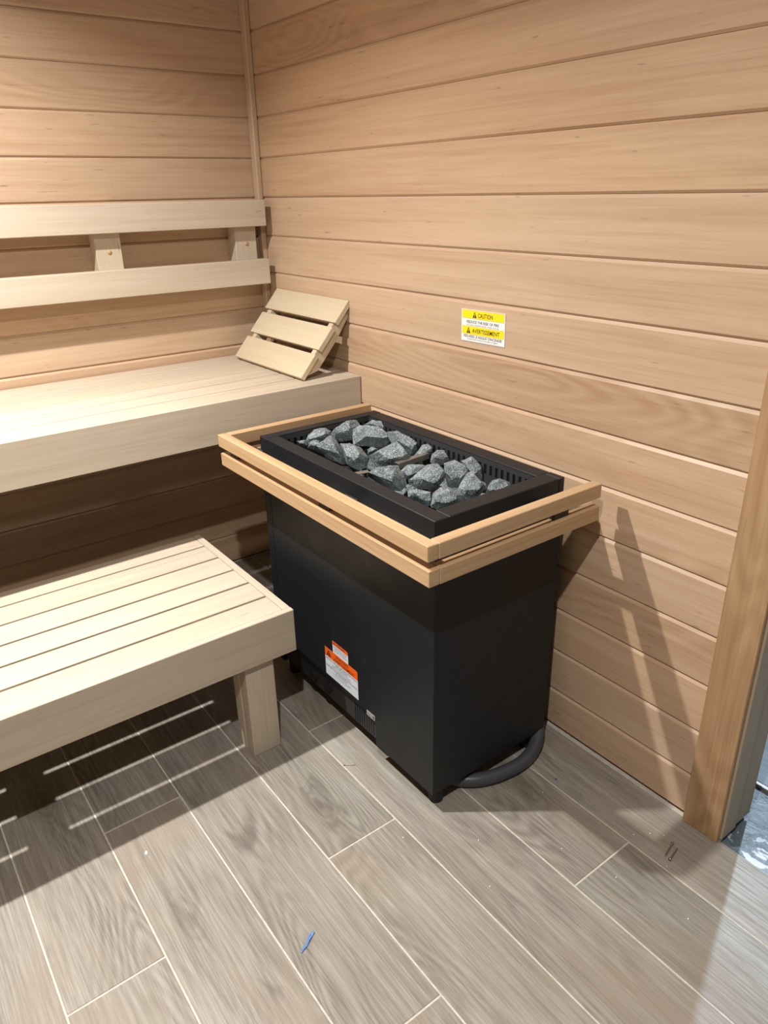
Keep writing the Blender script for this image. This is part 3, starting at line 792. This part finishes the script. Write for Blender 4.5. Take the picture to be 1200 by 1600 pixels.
# ------------------------------------------------------------------ small things on the floor
def screw(x, y, ang, L, r, hr_, name, label, cat, mat=M_STEEL, group=None):
    bm = bmesh.new()
    seg = 10; prof = [(0, 0), (0, r*.15), (L*.10, r), (L*.84, r), (L*.93, hr_), (L, hr_*1.02), (L, 0)]
    rings = []
    n = 12
    pts = [(0.0, .0002), (L*.1, r)]
    for i in range(n): pts += [(L*(.12+.68*i/n), r*1.25), (L*(.12+.68*(i+.5)/n), r*.85)]
    pts += [(L*.85, r), (L*.94, hr_), (L, hr_)]
    for x_, rr in pts: rings.append([bm.verts.new((x_-L/2, rr*math.cos(2*math.pi*j/seg), rr*math.sin(2*math.pi*j/seg))) for j in range(seg)])
    for A, B in zip(rings, rings[1:]):
        for j in range(seg): bm.faces.new((A[j], A[(j+1) % seg], B[(j+1) % seg], B[j]))
    bm.faces.new(rings[0][::-1]); bm.faces.new(rings[-1])
    bmesh.ops.recalc_face_normals(bm, faces=bm.faces)
    o = mesh_obj(name, bm, mat, None, True, label=label, cat=cat, group=group)
    o.location = (x, y, hr_+.0003); o.rotation_euler = (0, 0, ang)
    return o
def on_floor(x0, y0, x1, y1, **k):
    return screw((x0+x1)/2, (y0+y1)/2, math.atan2(y1-y0, x1-x0), math.hypot(x1-x0, y1-y0), **k)
on_floor(-.152, -2.026, -.101, -2.014, r=.0017, hr_=.0038, name='screw', label='loose wood screw on the floor by the door casing, farther left, head towards the wall', cat='screw')
on_floor(-.105, -2.030, -.150, -2.038, r=.0017, hr_=.0040, name='screw', label='loose wood screw on the floor by the door casing, nearer right, head towards the camera', cat='screw')
on_floor(-.550, -1.326, -.577, -1.305, r=.0007, hr_=.0020, name='nail', label='thin small nail lying on the floor between bench leg and heater', cat='nail')
# scrap of blue tape, slightly curled
bm = bmesh.new(); rows_ = []
tp = [(-.953, -1.705, .0006, .002), (-.944, -1.700, .0030, .006), (-.935, -1.697, .0012, .0065), (-.926, -1.690, .0045, .008), (-.914, -1.683, .0015, .009), (-.906, -1.680, .0030, .005)]
for x, y, z, w_ in tp: rows_.append([bm.verts.new((x-.0*w_, y+w_/2, z)), bm.verts.new((x, y-w_/2, z+.001))])
for A, B in zip(rows_, rows_[1:]): bm.faces.new((A[0], A[1], B[1], B[0]))
r = bmesh.ops.solidify(bm, geom=bm.faces[:], thickness=.0003)
o = mesh_obj('tape_scrap', bm, M_TAPE, None, label='small curled scrap of blue tape on the floor in front', cat='tape scrap')
def crumb(x, y, s, mat, name, label, cat, seed, group=None):
    rg = random.Random(seed)
    bm = bmesh.new(); bmesh.ops.create_icosphere(bm, subdivisions=1, radius=1)
    for v in bm.verts: v.co = Vector((v.co.x*s*rg.uniform(.8, 1.5), v.co.y*s*rg.uniform(.5, 1.0), max(v.co.z, -.4)*s*.5))
    o = mesh_obj(name, bm, mat, None, label=label, cat=cat, group=group)
    o.location = (x, y, .0002+s*.2); o.rotation_euler = (0, 0, rg.uniform(0, 6))
crumb(-1.117, -1.256, .006, M_CHIP, 'wood_chip', 'pale curled wood chip on the tile in front of the lower bench', 'wood chip', 1)
crumb(-.158, -1.700, .0036, M_DOT, 'purple_fleck', 'tiny purple fleck on the floor between conduit and wall', 'fleck', 2)
CR = [(-.116, -1.962), (-.094, -1.986), (-.150, -1.940), (-.320, -1.860), (-.285, -1.990), (-.46, -1.72), (-.60, -1.60), (-.25, -2.15), (-.53, -1.83), (-.168, -2.043), (-.22, -1.71)]
for i, (x, y) in enumerate(CR):
    crumb(x, y, .0020, M_CHIP, 'grit_crumb', 'tiny pale crumb of grit on the grey floor tiles', 'crumb', 20+i, 'grit crumbs on the floor')

# ------------------------------------------------------------------ ceiling downlight fixtures
for i, (x, y) in enumerate(LIGHTS):
    f = empty('ceiling_light', (x, y, ZC), ['round recessed ceiling downlight above the lower bench', 'round recessed ceiling downlight near the entrance'][i], 'light')
    bm = bmesh.new(); seg = 32; ra = []
    for rr, zz in ((.034, -.001), (.050, -.004), (.052, -.0005)):
        ra.append([bm.verts.new((rr*math.cos(2*math.pi*j/seg), rr*math.sin(2*math.pi*j/seg), zz)) for j in range(seg)])
    for A, B in zip(ra, ra[1:]):
        for j in range(seg): bm.faces.new((A[j], A[(j+1) % seg], B[(j+1) % seg], B[j]))
    mesh_obj('trim_ring', bm, M_WHITEMETAL, f)
